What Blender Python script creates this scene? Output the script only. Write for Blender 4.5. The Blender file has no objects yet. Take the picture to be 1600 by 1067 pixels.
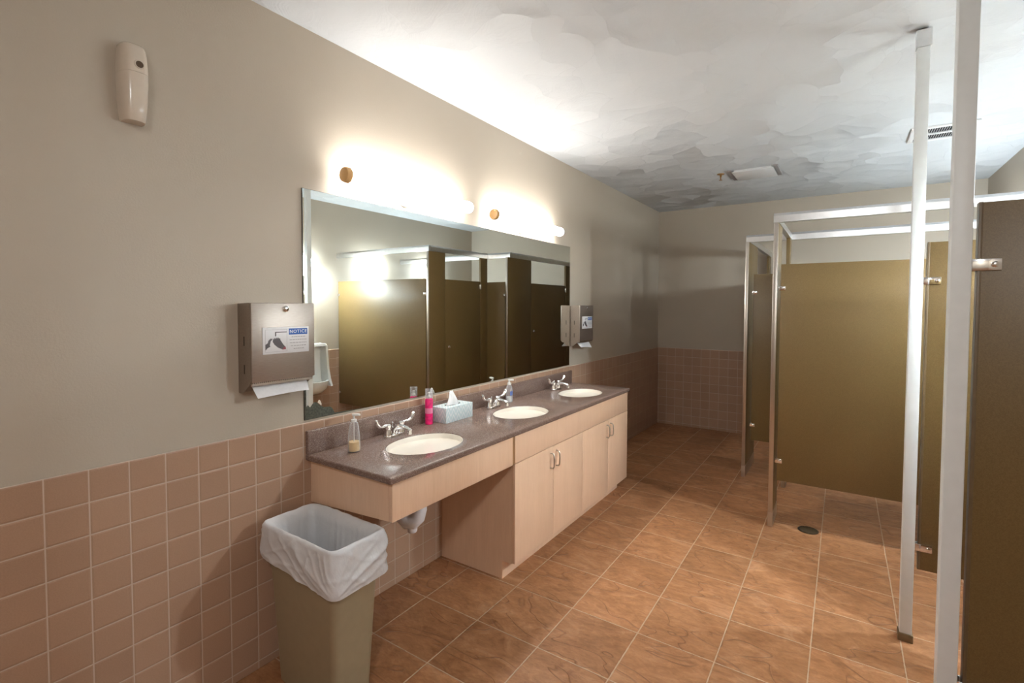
import bpy, bmesh, math, random
from mathutils import Vector, Matrix, noise
PI = math.pi
sc = bpy.context.scene
COL = sc.collection

# ------------------------------------------------------------------ camera
cam_d = bpy.data.cameras.new('camera')
cam_d.sensor_fit = 'HORIZONTAL'
cam_d.sensor_width = 36.0
cam_d.lens = 762.8895 / 1600 * 36.0
cam_d.shift_x = -0.00999
cam_d.shift_y = -0.01768
cam_d.clip_start = 0.02
cam = bpy.data.objects.new('camera', cam_d)
COL.objects.link(cam)
yaw, pitch, roll = 0.5806, 0.0349, 0.0037
fw = Vector((-math.sin(yaw) * math.cos(pitch), math.cos(yaw) * math.cos(pitch), -math.sin(pitch)))
rt = Vector((math.cos(yaw), math.sin(yaw), 0))
up = rt.cross(fw)
R_ = math.cos(roll) * rt + math.sin(roll) * up
U_ = -math.sin(roll) * rt + math.cos(roll) * up
m = Matrix((R_, U_, -fw)).transposed().to_4x4()
m.translation = Vector((1.9904, 0, 1.5))
cam.matrix_world = m
sc.camera = cam

# ------------------------------------------------------------------ world, exposure
world = bpy.data.worlds.new('world')
sc.world = world
world.use_nodes = True
world.node_tree.nodes['Background'].inputs[0].default_value = (0.0, 0.0, 0.0, 1)
sc.view_settings.view_transform = 'Standard'
sc.view_settings.look = 'None'
sc.view_settings.gamma = 1
sc.view_settings.use_curve_mapping = False
sc.view_settings.exposure = 2.58
TUBE_COLOR, TUBE_POWER = (1.0, 0.985, 0.95), 5.8
BULB_POWER = 340.0
SCONCE_COLOR, SCONCE_POWER = (0.80, 0.92, 1.0), 10.0

# ------------------------------------------------------------------ room measures (metres)
RX, BY, FY, H = 3.1, 6.23, -1.5, 2.71       # right wall, back wall, wall behind the camera, ceiling
TT = 0.979                                   # top of the wall tile
CZ, CB = 0.839, 0.81                         # countertop top and underside
Y0, Y1 = 1.27, 3.79                          # vanity ends


# ------------------------------------------------------------------ node helpers
class NT:
    def __init__(s, name):
        s.m = bpy.data.materials.new(name)
        s.m.use_nodes = True
        s.t = s.m.node_tree
        s.b = s.t.nodes['Principled BSDF']
        s._c = None

    def n(s, typ, **kw):
        nd = s.t.nodes.new(typ)
        for k, v in kw.items():
            setattr(nd, k, v)
        return nd

    def l(s, a, b):
        s.t.links.new(a, b)

    def coords(s):
        if s._c is None:
            s._c = s.n('ShaderNodeTexCoord').outputs['Object']
        return s._c

    def scaled(s, v):
        mp = s.n('ShaderNodeMapping')
        mp.inputs['Scale'].default_value = v
        s.l(s.coords(), mp.inputs['Vector'])
        return mp.outputs['Vector']

    def math(s, op, a, b=None, c=None):
        nd = s.n('ShaderNodeMath', operation=op)
        for i, x in enumerate((a, b, c)):
            if x is None:
                continue
            if isinstance(x, (int, float)):
                nd.inputs[i].default_value = x
            else:
                s.l(x, nd.inputs[i])
        return nd.outputs[0]

    def noise(s, scale=5, detail=3, rough=0.5, vec=None, distort=0):
        nd = s.n('ShaderNodeTexNoise')
        nd.inputs['Scale'].default_value = scale
        nd.inputs['Detail'].default_value = detail
        nd.inputs['Roughness'].default_value = rough
        nd.inputs['Distortion'].default_value = distort
        s.l(vec if vec is not None else s.coords(), nd.inputs['Vector'])
        return nd.outputs['Fac']

    def ramp(s, fac, stops):
        r = s.n('ShaderNodeValToRGB')
        e = r.color_ramp.elements
        while len(e) < len(stops):
            e.new(0.5)
        for i, (p, c) in enumerate(stops):
            e[i].position = p
            e[i].color = (*c, 1) if len(c) == 3 else c
        s.l(fac, r.inputs[0])
        return r.outputs[0]

    def mix(s, fac, a, b, blend='MIX'):
        nd = s.n('ShaderNodeMix', data_type='RGBA', blend_type=blend)
        for sock, x in ((nd.inputs[0], fac), (nd.inputs[6], a), (nd.inputs[7], b)):
            if isinstance(x, (int, float)):
                sock.default_value = x
            elif isinstance(x, tuple):
                sock.default_value = (*x, 1)
            else:
                s.l(x, sock)
        return nd.outputs[2]

    def bump(s, h, strength=0.3, dist=0.002):
        nd = s.n('ShaderNodeBump')
        nd.inputs['Strength'].default_value = strength
        nd.inputs['Distance'].default_value = dist
        s.l(h, nd.inputs['Height'])
        s.l(nd.outputs[0], s.b.inputs['Normal'])

    def set(s, **kw):
        for k, v in kw.items():
            sock = s.b.inputs[k]
            if isinstance(v, tuple):
                sock.default_value = (*v, 1) if len(v) == 3 else v
            elif isinstance(v, (int, float)):
                sock.default_value = v
            else:
                s.l(v, sock)
        return s


def simple(name, col, rough=0.5, metal=0.0, spec=0.5, var=0.0, vscale=30, bump=0.0, bscale=200, **kw):
    t = NT(name)
    if var:
        f = t.noise(vscale, 3)
        c = t.ramp(f, [(0.3, tuple(x * (1 - var) for x in col)), (0.7, tuple(min(1, x * (1 + var)) for x in col))])
        t.set(**{'Base Color': c})
    else:
        t.set(**{'Base Color': col})
    t.set(Roughness=rough, Metallic=metal)
    t.set(**{'Specular IOR Level': spec})
    if bump:
        t.bump(t.noise(bscale, 2), bump, 0.001)
    t.set(**kw)
    return t.m


M = {}
# painted wall: beige orange-peel paint
t = NT('wall_paint')
t.set(**{'Base Color': t.ramp(t.noise(1.2, 3), [(0.3, (0.465, 0.402, 0.322)), (0.7, (0.49, 0.425, 0.342))]), 'Roughness': 0.62})
t.bump(t.noise(140, 3, 0.6), 0.25, 0.002)
M['paint'] = t.m

# wall tile: square glazed tiles with pale grout, made for a plane by choosing the two axes
def tile_material(name, ua, va, uo, vo, p, gw=0.0035):
    t = NT(name)
    sp = t.n('ShaderNodeSeparateXYZ')
    t.l(t.coords(), sp.inputs[0])
    fs, cells = [], []
    for ax, off in ((ua, uo), (va, vo)):
        d = t.math('DIVIDE', t.math('SUBTRACT', sp.outputs[ax], off), p)
        fr = t.math('FRACT', d)
        e = t.math('MINIMUM', fr, t.math('SUBTRACT', 1.0, fr))
        fs.append(e)
        cells.append(t.math('FLOOR', d))
    edge = t.math('MULTIPLY', t.math('MINIMUM', fs[0], fs[1]), p)
    tilemask = t.n('ShaderNodeMapRange', interpolation_type='SMOOTHSTEP')
    tilemask.inputs[1].default_value = gw * 0.3
    tilemask.inputs[2].default_value = gw * 0.75
    t.l(edge, tilemask.inputs[0])
    cb = t.n('ShaderNodeCombineXYZ')
    t.l(cells[0], cb.inputs[0])
    t.l(cells[1], cb.inputs[1])
    wn = t.n('ShaderNodeTexWhiteNoise', noise_dimensions='3D')
    t.l(cb.outputs[0], wn.inputs['Vector'])
    base = t.ramp(wn.outputs['Value'], [(0, (0.40, 0.248, 0.165)), (1, (0.45, 0.283, 0.19))])
    base = t.mix(0.25, base, t.ramp(t.noise(260, 2), [(0.35, (0.36, 0.22, 0.143)), (0.65, (0.48, 0.308, 0.21))]))
    col = t.mix(tilemask.outputs[0], (0.56, 0.44, 0.35), base)
    t.set(**{'Base Color': col})
    t.set(Roughness=t.math('SUBTRACT', 0.8, t.math('MULTIPLY', tilemask.outputs[0], 0.42)))
    dome = t.n('ShaderNodeMapRange', interpolation_type='SMOOTHSTEP')
    dome.inputs[1].default_value = gw * 0.3
    dome.inputs[2].default_value = gw * 2.0
    t.l(edge, dome.inputs[0])
    t.bump(dome.outputs[0], 0.7, 0.0015)
    return t.m

TP = 0.105
M['tile_side'] = tile_material('wall_tile_side', 1, 2, 0.4198, TT, TP)
M['tile_end'] = tile_material('wall_tile_end', 0, 2, 0.02, TT, TP)

# floor: square slate-look ceramic tiles
t = NT('floor_tile')
FS = 0.3357
sp = t.n('ShaderNodeSeparateXYZ')
t.l(t.coords(), sp.inputs[0])
es, cells = [], []
for ax, off in ((0, 0.2265), (1, 1.7941)):
    d = t.math('DIVIDE', t.math('SUBTRACT', sp.outputs[ax], off), FS)
    fr = t.math('FRACT', d)
    es.append(t.math('MINIMUM', fr, t.math('SUBTRACT', 1.0, fr)))
    cells.append(t.math('FLOOR', d))
edge = t.math('MULTIPLY', t.math('MINIMUM', es[0], es[1]), FS)
wob = t.math('ADD', edge, t.math('MULTIPLY', t.math('SUBTRACT', t.noise(40, 3), 0.5), 0.004))
gm = t.n('ShaderNodeMapRange', interpolation_type='SMOOTHSTEP')
gm.inputs[1].default_value = 0.0016
gm.inputs[2].default_value = 0.0036
t.l(wob, gm.inputs[0])
cb = t.n('ShaderNodeCombineXYZ')
t.l(cells[0], cb.inputs[0])
t.l(cells[1], cb.inputs[1])
wn = t.n('ShaderNodeTexWhiteNoise', noise_dimensions='3D')
t.l(cb.outputs[0], wn.inputs['Vector'])
ofs = t.n('ShaderNodeVectorMath', operation='MULTIPLY_ADD')     # every tile samples its own piece of stone
t.l(wn.outputs['Color'], ofs.inputs[0])
ofs.inputs[1].default_value = (40, 40, 40)
t.l(t.coords(), ofs.inputs[2])
stv = t.n('ShaderNodeMapping')
stv.inputs['Scale'].default_value = (1.0, 1.9, 1.0)
t.l(ofs.outputs[0], stv.inputs['Vector'])
big = t.noise(4.0, 6, 0.62, stv.outputs[0], 1.6)
fine = t.noise(22, 5, 0.65, stv.outputs[0], 0.8)
stone = t.ramp(big, [(0.28, (0.185, 0.066, 0.022)), (0.44, (0.31, 0.128, 0.05)), (0.56, (0.40, 0.18, 0.08)), (0.72, (0.56, 0.33, 0.19))])
stone = t.mix(0.45, stone, t.ramp(fine, [(0.3, (0.21, 0.078, 0.023)), (0.7, (0.56, 0.30, 0.145))]))
tint = t.ramp(wn.outputs['Value'], [(0, (0.88, 0.86, 0.84)), (1, (1.08, 1.06, 1.06))])
stone = t.mix(1.0, stone, tint, 'MULTIPLY')
ridge = t.math('ABSOLUTE', t.math('SUBTRACT', t.noise(1.7, 2, 0.5, stv.outputs[0], 1.5), 0.5))
vein = t.n('ShaderNodeMapRange', interpolation_type='SMOOTHSTEP')
vein.inputs[1].default_value = 0.0
vein.inputs[2].default_value = 0.013
t.l(ridge, vein.inputs[0])
stone = t.mix(vein.outputs[0], t.mix(0.38, stone, (0.15, 0.055, 0.02)), stone)
col = t.mix(gm.outputs[0], (0.54, 0.38, 0.255), stone)
t.set(**{'Base Color': col})
t.set(Roughness=t.math('ADD', 0.36, t.math('MULTIPLY', fine, 0.22)))
hgt = t.math('ADD', t.math('MULTIPLY', gm.outputs[0], 0.5),
             t.math('ADD', t.math('MULTIPLY', vein.outputs[0], 0.35), t.math('MULTIPLY', big, 0.9)))
t.bump(hgt, 0.8, 0.008)
M['floor'] = t.m

# ceiling: white hand-trowelled fan texture
t = NT('ceiling_plaster')
wv = t.n('ShaderNodeVectorMath', operation='MULTIPLY_ADD')
nz = t.n('ShaderNodeTexNoise')
nz.inputs['Scale'].default_value = 2.4
t.l(t.coords(), nz.inputs['Vector'])
t.l(nz.outputs['Color'], wv.inputs[0])
wv.inputs[1].default_value = (0.34, 0.34, 0)
t.l(t.coords(), wv.inputs[2])
vo = t.n('ShaderNodeTexVoronoi', feature='F1')
vo.inputs['Scale'].default_value = 4.3
t.l(wv.outputs[0], vo.inputs['Vector'])
vs = t.n('ShaderNodeSeparateColor')
t.l(vo.outputs['Color'], vs.inputs[0])
rn = t.n('ShaderNodeTexNoise', noise_dimensions='1D')
rn.inputs['Scale'].default_value = 1.0
rn.inputs['Detail'].default_value = 2.0
t.l(t.math('ADD', t.math('MULTIPLY', vo.outputs['Distance'], 26), t.math('MULTIPLY', vs.outputs[0], 60)), rn.inputs['W'])
rings = rn.outputs['Fac']
rel = t.n('ShaderNodeVectorMath', operation='SUBTRACT')
t.l(wv.outputs[0], rel.inputs[0])
t.l(vo.outputs['Position'], rel.inputs[1])
slope = t.n('ShaderNodeVectorMath', operation='DOT_PRODUCT')
t.l(rel.outputs[0], slope.inputs[0])
dv = t.n('ShaderNodeVectorMath', operation='SUBTRACT')
t.l(vo.outputs['Color'], dv.inputs[0])
dv.inputs[1].default_value = (0.5, 0.5, 0.5)
t.l(dv.outputs[0], slope.inputs[1])
h1 = t.math('ADD', t.math('MULTIPLY', vo.outputs['Distance'], 0.25), t.math('MULTIPLY', slope.outputs['Value'], 5.0))
h1 = t.math('ADD', h1, t.math('MULTIPLY', rings, 0.015))
h1 = t.math('ADD', h1, t.math('MULTIPLY', t.noise(26, 3, 0.5), 0.05))
t.set(**{'Base Color': (0.59, 0.612, 0.632), 'Roughness': 0.85})
t.bump(h1, 1.0, 0.055)
M['ceiling'] = t.m

# olive-tan stall laminate with a fine speckle
t = NT('stall_laminate')
f = t.noise(420, 2, 0.5)
t.set(**{'Base Color': t.ramp(f, [(0.34, (0.138, 0.086, 0.029)), (0.66, (0.180, 0.117, 0.043))]), 'Roughness': 0.42})
t.bump(f, 0.12, 0.0006)
M['laminate'] = t.m
M['laminate_edge'] = simple('laminate_edge', (0.145, 0.098, 0.05), 0.4, var=0.1)

# pale maple laminate, grain along z
t = NT('maple')
g = t.noise(3, 4, 0.6, t.scaled((9, 9, 0.7)), 0.6)
g2 = t.noise(30, 3, 0.6, t.scaled((6, 6, 0.35)))
c = t.ramp(g, [(0.3, (0.74, 0.49, 0.325)), (0.7, (0.80, 0.545, 0.375))])
c = t.mix(0.3, c, t.ramp(g2, [(0.35, (0.71, 0.46, 0.30)), (0.65, (0.82, 0.565, 0.395))]))
t.set(**{'Base Color': c, 'Roughness': 0.42})
M['maple'] = t.m
M['maple_edge'] = simple('maple_edge', (0.36, 0.19, 0.08), 0.5, var=0.1)

# brown speckled solid-surface counter
t = NT('countertop_stone')
v1 = t.n('ShaderNodeTexVoronoi', feature='F1')
v1.inputs['Scale'].default_value = 420
t.l(t.coords(), v1.inputs['Vector'])
vs = t.n('ShaderNodeSeparateColor')
t.l(v1.outputs['Color'], vs.inputs[0])
c = t.ramp(vs.outputs[0], [(0.0, (0.14, 0.085, 0.068)), (0.45, (0.19, 0.122, 0.098)), (0.8, (0.235, 0.16, 0.13)), (0.97, (0.36, 0.28, 0.24))])
t.set(**{'Base Color': c, 'Roughness': 0.2})
M['counter'] = t.m

M['chrome'] = simple('chrome', (0.86, 0.86, 0.87), 0.08, 1.0)
M['steel'] = simple('brushed_steel', (0.40, 0.345, 0.30), 0.36, 1.0, var=0.06, vscale=120)
t = NT('brushed_steel_front')
g = t.noise(60, 3, 0.6, t.scaled((1, 0.6, 14)))
t.set(**{'Base Color': t.ramp(g, [(0.3, (0.36, 0.305, 0.265)), (0.7, (0.42, 0.365, 0.32))]), 'Metallic': 0.85, 'Roughness': 0.42})
M['steel_front'] = t.m
M['satin'] = simple('satin_nickel', (0.55, 0.50, 0.45), 0.3, 1.0)
M['aluminium'] = simple('bright_aluminium', (0.72, 0.72, 0.72), 0.28, 1.0, var=0.04)
M['post'] = simple('satin_post_paint', (0.76, 0.785, 0.785), 0.4, 0.0, var=0.02)
M['shoe'] = simple('dull_brass_shoe', (0.20, 0.15, 0.085), 0.4, 0.7)
M['dark'] = simple('dark_gap', (0.012, 0.010, 0.009), 0.7)
M['porcelain'] = simple('white_porcelain', (0.80, 0.80, 0.78), 0.12, var=0.01)
M['sink'] = simple('cream_porcelain', (0.83, 0.765, 0.67), 0.16, var=0.01)
M['white_plastic'] = simple('white_plastic', (0.80, 0.79, 0.76), 0.35)
M['beige_plastic'] = simple('beige_plastic', (0.66, 0.57, 0.47), 0.18, var=0.02)
M['cap_plastic'] = simple('tan_end_cap', (0.74, 0.44, 0.18), 0.35)
M['paper'] = simple('paper_towel', (0.84, 0.83, 0.84), 0.85, var=0.03, vscale=90, bump=0.1)
M['white_metal'] = simple('white_enamel', (0.72, 0.72, 0.72), 0.45)
M['can'] = simple('olive_tan_plastic', (0.30, 0.235, 0.145), 0.45, var=0.03, bump=0.08, bscale=500)
M['wrap'] = simple('white_pipe_wrap', (0.88, 0.87, 0.90), 0.5)
M['sign_white'] = simple('sign_white', (0.80, 0.79, 0.80), 0.35)
M['sign_blue'] = simple('sign_blue', (0.012, 0.105, 0.44), 0.35)
M['ink'] = simple('grey_ink', (0.10, 0.085, 0.09), 0.5)
M['ink_pale'] = simple('pale_ink', (0.42, 0.40, 0.41), 0.5)
M['ink_red'] = simple('red_ink', (0.28, 0.05, 0.07), 0.5)
M['letter'] = simple('white_letters', (0.85, 0.87, 0.9), 0.4)
M['brass'] = simple('sprinkler_brass', (0.34, 0.19, 0.06), 0.35, 0.9)
M['drain_metal'] = simple('floor_drain_metal', (0.10, 0.075, 0.05), 0.4, 0.8, var=0.2)
M['tarnish'] = simple('mirror_tarnish', (0.07, 0.075, 0.055), 0.5, var=0.5, vscale=120)
M['cream_chip'] = simple('cream_chip', (0.75, 0.68, 0.56), 0.6)
M['mirror_edge'] = simple('mirror_edge', (0.035, 0.03, 0.02), 0.4)
M['mirror'] = simple('mirror_silver', (0.83, 0.86, 0.83), 0.008, 1.0)
M['liner'] = None
t = NT('white_bin_liner')
t.set(**{'Base Color': t.ramp(t.noise(9, 3), [(0.3, (0.83, 0.825, 0.84)), (0.7, (0.89, 0.885, 0.90))]), 'Roughness': 0.3})
tr = t.n('ShaderNodeBsdfTranslucent')
tr.inputs[0].default_value = (0.80, 0.79, 0.80, 1)
mx = t.n('ShaderNodeMixShader')
mx.inputs[0].default_value = 0.3
t.l(t.b.outputs[0], mx.inputs[1])
t.l(tr.outputs[0], mx.inputs[2])
t.l(mx.outputs[0], t.t.nodes['Material Output'].inputs[0])
t.bump(t.noise(38, 4, 0.6, t.scaled((1, 1, 0.6)), 1.2), 0.4, 0.006)
M['liner'] = t.m


def clear(name, col):
    t = NT(name)
    t.set(**{'Base Color': (0.9, 0.9, 0.92), 'Roughness': 0.08})
    tr = t.n('ShaderNodeBsdfTransparent')
    tr.inputs[0].default_value = (*col, 1)
    lw = t.n('ShaderNodeLayerWeight')
    lw.inputs[0].default_value = 0.35
    mx = t.n('ShaderNodeMixShader')
    t.l(t.math('MULTIPLY_ADD', lw.outputs['Facing'], 0.55, 0.10), mx.inputs[0])
    t.l(tr.outputs[0], mx.inputs[1])
    t.l(t.b.outputs[0], mx.inputs[2])
    t.l(mx.outputs[0], t.t.nodes['Material Output'].inputs[0])
    return t.m

M['clear'] = clear('clear_plastic', (0.96, 0.95, 0.95))
M['yellow_soap'] = simple('yellow_soap', (0.82, 0.58, 0.27), 0.3)
M['clear_soap'] = simple('clear_soap', (0.72, 0.75, 0.74), 0.2)
M['blue_label'] = simple('blue_label', (0.10, 0.16, 0.42), 0.4)
M['pink'] = simple('pink_liquid', (0.80, 0.018, 0.17), 0.12, var=0.25, vscale=60)
M['pink_band'] = simple('pink_band', (0.86, 0.24, 0.40), 0.3)
M['tissue'] = simple('white_tissue', (0.86, 0.86, 0.86), 0.9)

# tissue box: pale blue card with a white zigzag
t = NT('tissue_box_card')
sp = t.n('ShaderNodeSeparateXYZ')
t.l(t.coords(), sp.inputs[0])
zig = t.math('PINGPONG', t.math('ADD', sp.outputs[0], sp.outputs[1]), 0.022)
v = t.math('FRACT', t.math('DIVIDE', t.math('ADD', sp.outputs[2], t.math('MULTIPLY', zig, 1.7)), 0.034))
band = t.math('LESS_THAN', v, 0.3)
t.set(**{'Base Color': t.mix(band, (0.56, 0.66, 0.68), (0.76, 0.79, 0.79)), 'Roughness': 0.45})
M['tissue_box'] = t.m


def glow(name, col, power):
    t = NT(name)
    t.set(**{'Base Color': (0.85, 0.85, 0.85), 'Roughness': 0.3, 'Emission Color': col, 'Emission Strength': power})
    return t.m

M['tube'] = glow('lit_tube_diffuser', TUBE_COLOR, TUBE_POWER)
M['sconce'] = glow('lit_sconce_glass', SCONCE_COLOR, SCONCE_POWER)
M['sconce_bright'] = glow('brightly_lit_sconce_glass', SCONCE_COLOR, SCONCE_POWER * 1.8)
M['bulb'] = glow('lit_bulb', SCONCE_COLOR, BULB_POWER)


# ------------------------------------------------------------------ mesh builder
class MB:
    def __init__(s):
        s.bm = bmesh.new()

    def box(s, a, b, bev=0.0, seg=2):
        a, b = Vector(a), Vector(b)
        r = bmesh.ops.create_cube(s.bm, size=1)
        vs = r['verts']
        for v in vs:
            v.co = Vector([(a[i] + b[i]) / 2 + v.co[i] * (b[i] - a[i]) for i in range(3)])
        if bev:
            es = list({e for v in vs for e in v.link_edges})
            bmesh.ops.bevel(s.bm, geom=es, offset=bev, segments=seg, profile=0.5, affect='EDGES')
        return s

    def loft(s, rings, cap0=True, cap1=True, closed=True):
        vr = [[s.bm.verts.new(p) for p in r] for r in rings]
        n = len(rings[0])
        for i in range(len(vr) - 1):
            for j in range(n if closed else n - 1):
                k = (j + 1) % n
                try:
                    s.bm.faces.new((vr[i][j], vr[i][k], vr[i + 1][k], vr[i + 1][j]))
                except ValueError:
                    pass
        if cap0:
            s.bm.faces.new(list(reversed(vr[0])))
        if cap1:
            s.bm.faces.new(vr[-1])
        return s

    def lathe(s, prof, n=24, c=(0, 0, 0), axis='z', cap=True):
        rings = []
        for r, h in prof:
            ring = []
            for i in range(n):
                a = 2 * PI * i / n
                p = (r * math.cos(a), r * math.sin(a), h)
                if axis == 'x':
                    p = (p[2], p[0], p[1])
                elif axis == 'y':
                    p = (p[1], p[2], p[0])
                ring.append((c[0] + p[0], c[1] + p[1], c[2] + p[2]))
            rings.append(ring)
        return s.loft(rings, cap, cap)

    def tube(s, pts, rad, n=12, flat=None):
        """swept round section; rad a number or a list; flat=(axis vector, factor) squashes it"""
        pts = [Vector(p) for p in pts]
        if not isinstance(rad, (list, tuple)):
            rad = [rad] * len(pts)
        rings = []
        ref = None
        for i, p in enumerate(pts):
            d = (pts[min(i + 1, len(pts) - 1)] - pts[max(i - 1, 0)]).normalized()
            if ref is None:
                ref = Vector((0, 0, 1)) if abs(d.z) < 0.9 else Vector((1, 0, 0))
            x = (ref - d * ref.dot(d)).normalized()
            ref = x
            y = d.cross(x)
            ring = []
            for j in range(n):
                a = 2 * PI * j / n
                q = x * math.cos(a) * rad[i] + y * math.sin(a) * rad[i]
                if flat:
                    ax = Vector(flat[0])
                    q = q - ax * q.dot(ax) * (1 - flat[1])
                ring.append(p + q)
            rings.append(ring)
        return s.loft(rings)

    def prism(s, poly, axis, a, b, bev=0.0):
        """extrude a 2-D outline along an axis: axis x uses (y,z), y uses (x,z), z uses (x,y)"""
        def put(p, h):
            if axis == 'x':
                return (h, p[0], p[1])
            if axis == 'y':
                return (p[0], h, p[1])
            return (p[0], p[1], h)
        r0 = [s.bm.verts.new(put(p, a)) for p in poly]
        r1 = [s.bm.verts.new(put(p, b)) for p in poly]
        n = len(poly)
        fs = [s.bm.faces.new((r0[i], r0[(i + 1) % n], r1[(i + 1) % n], r1[i])) for i in range(n)]
        fs.append(s.bm.faces.new(list(reversed(r0))))
        fs.append(s.bm.faces.new(r1))
        if bev:
            es = list({e for f in fs for e in f.edges})
            bmesh.ops.bevel(s.bm, geom=es, offset=bev, segments=2, profile=0.5, affect='EDGES')
        return s

    def build(s, name, mat, parent=None, smooth=True, loc=None, kind=None, label=None, angle=35):
        bmesh.ops.recalc_face_normals(s.bm, faces=s.bm.faces)
        if smooth:
            for f in s.bm.faces:
                f.smooth = True
            lim = math.radians(angle)
            for e in s.bm.edges:
                if len(e.link_faces) == 2 and e.calc_face_angle(0) > lim:
                    e.smooth = False
        me = bpy.data.meshes.new(name)
        s.bm.to_mesh(me)
        s.bm.free()
        me.materials.append(M[mat] if isinstance(mat, str) else mat)
        o = bpy.data.objects.new(name, me)
        COL.objects.link(o)
        if parent:
            o.parent = parent
        if loc:
            o.location = loc
        if kind:
            o['kind'] = kind
        if label:
            o['label'] = label
        return o


def tag(o, label, cat, group=None):
    o['label'] = label
    o['category'] = cat
    if group:
        o['group'] = group
    return o


def thing(name, label, cat, loc=(0, 0, 0), rz=0.0, group=None):
    o = bpy.data.objects.new(name, None)
    o.empty_display_size = 0.05
    COL.objects.link(o)
    o.location = loc
    o.rotation_euler = (0, 0, rz)
    return tag(o, label, cat, group)


def copy_tree(root, loc, label, group=None):
    def cp(o, parent):
        c = o.copy()
        COL.objects.link(c)
        c.parent = parent
        for ch in [x for x in bpy.data.objects if x.parent == o]:
            cp(ch, c)
        return c
    r = cp(root, None)
    r.location = loc
    r['label'] = label
    if group:
        r['group'] = group
    return r


def struct(name, mb, mat, **kw):
    return mb.build(name, mat, smooth=False, kind='structure', **kw)


def rrect(x0, x1, y0, y1, r, n=6):
    """rounded rectangle outline, counter-clockwise"""
    pts = []
    for cx, cy, a0 in ((x1 - r, y1 - r, 0), (x0 + r, y1 - r, PI / 2), (x0 + r, y0 + r, PI), (x1 - r, y0 + r, 1.5 * PI)):
        for i in range(n + 1):
            a = a0 + PI / 2 * i / n
            pts.append((cx + r * math.cos(a), cy + r * math.sin(a)))
    return pts


# ================================================================== the room
W = 0.12
struct('floor', MB().box((-W, FY - W, -0.1), (RX + W, BY + W, 0)), 'floor')
struct('ceiling', MB().box((-W, FY - W, H), (RX + W, BY + W, H + 0.1)), 'ceiling')
struct('wall_left', MB().box((-W, FY, 0), (0, BY, H)), 'paint')
struct('wall_right', MB().box((RX, FY, 0), (RX + W, BY, H)), 'paint')
struct('wall_back', MB().box((-W, BY, 0), (RX + W, BY + W, H)), 'paint')
struct('wall_front', MB().box((-W, FY - W, 0), (RX + W, FY, H)), 'paint')
TH = 0.008
struct('trim_1', MB().box((0, FY, 0), (TH, BY, TT), 0.003), 'tile_side')
struct('trim_2', MB().box((TH, BY - TH, 0), (RX - TH, BY, TT), 0.003), 'tile_end')
struct('trim_3', MB().box((RX - TH, FY, 0), (RX, BY, TT), 0.003), 'tile_side')
struct('trim_4', MB().box((TH, FY, 0), (RX - TH, FY + TH, TT), 0.003), 'tile_end')

# ================================================================== stalls
PT = 0.026            # panel thickness
PZ0, PZ1 = 0.327, 1.787
RZ0, RZ1 = 2.068, 2.13


def bracket(parent, x, y, z, sx, sy, axis):
    """small chrome stirrup bracket with a screw head: axis x = arm runs along x"""
    mb = MB()
    if axis == 'x':
        mb.box((x, y - 0.0055, z - 0.016), (x + sx, y, z + 0.016), 0.002)
        mb.lathe([(0.0095, 0), (0.009, -0.004), (0.005, -0.006)], 12, (x + sx * 0.72, y - 0.0055, z), 'y')
    else:
        mb.box((x - 0.0055 if sx < 0 else x, y, z - 0.016), (x if sx < 0 else x + 0.0055, y + sy, z + 0.016), 0.002)
    return mb.build('bracket', 'chrome', parent, label='chrome bracket')


def headrail(name, a, b, label, axis):
    mb = MB()
    # sloping anti-grip profile, closed outline across the rail
    prof = [(-0.017, RZ0), (0.017, RZ0), (0.017, RZ1 - 0.018), (0.004, RZ1), (-0.004, RZ1), (-0.017, RZ1 - 0.018)]
    if axis == 'x':
        mb.prism([(a[1] + p[0], p[1]) for p in prof], 'x', a[0], b[0])
    else:
        mb.prism([(a[0] + p[0], p[1]) for p in prof], 'y', a[1], b[1])
    return tag(mb.build(name, 'aluminium', smooth=False), label, 'rail')


def pilaster(x, y0, y1, label, z1=RZ0, edge=None):
    r = thing('stall_pilaster', label, 'partition', (x, (y0 + y1) / 2, 0))
    hw = (y1 - y0) / 2
    MB().box((-0.0135, -hw, 0.10), (0.0135, hw, z1), 0.002).build('panel', 'laminate', r)
    MB().box((-0.016, -hw - 0.002, 0.0), (0.016, hw + 0.002, 0.10), 0.002).build('floor_shoe', 'satin', r, label='satin metal floor shoe')
    if edge:
        ey = -hw if edge < 0 else hw
        MB().box((-0.0145, min(ey, ey + edge * 0.008), 0.10), (0.0145, max(ey, ey + edge * 0.008), z1 - 0.0005), 0.003).build('edge_trim', 'satin', r, label='satin metal edge trim')
    return r


# near stall: front in the plane x=NX, y from NY to FYP; far stall steps out to FX
NX, NY, PY, FX = 1.606, 3.70, 4.70, 1.285

def partition(x0, x1, yc, label, marks):
    r = thing('partition_panel', label, 'partition', ((x0 + x1) / 2, yc, PZ0))
    hx = (x1 - x0) / 2
    MB().box((-hx, -PT / 2, 0), (hx, PT / 2, PZ1 - PZ0), 0.002).build('panel', 'laminate', r)
    for sx, z in marks:
        mb = MB()
        xx = -hx if sx < 0 else hx
        for q in (-1, 1):      # both cheeks of the stirrup
            mb.box((xx - 0.012 if sx < 0 else xx - 0.03, q * PT / 2 if q > 0 else -PT / 2 - 0.005, z - 0.014),
                   (xx + 0.03 if sx < 0 else xx + 0.012, PT / 2 + 0.005 if q > 0 else -PT / 2, z + 0.014), 0.0015)
        mb.lathe([(0.008, 0), (0.008, -0.004), (0.004, -0.006)], 12, (xx - sx * 0.016, -PT / 2 - 0.005, z), 'y')
        mb.build('bracket', 'chrome', r, label='chrome stirrup bracket')
    return r


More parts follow.
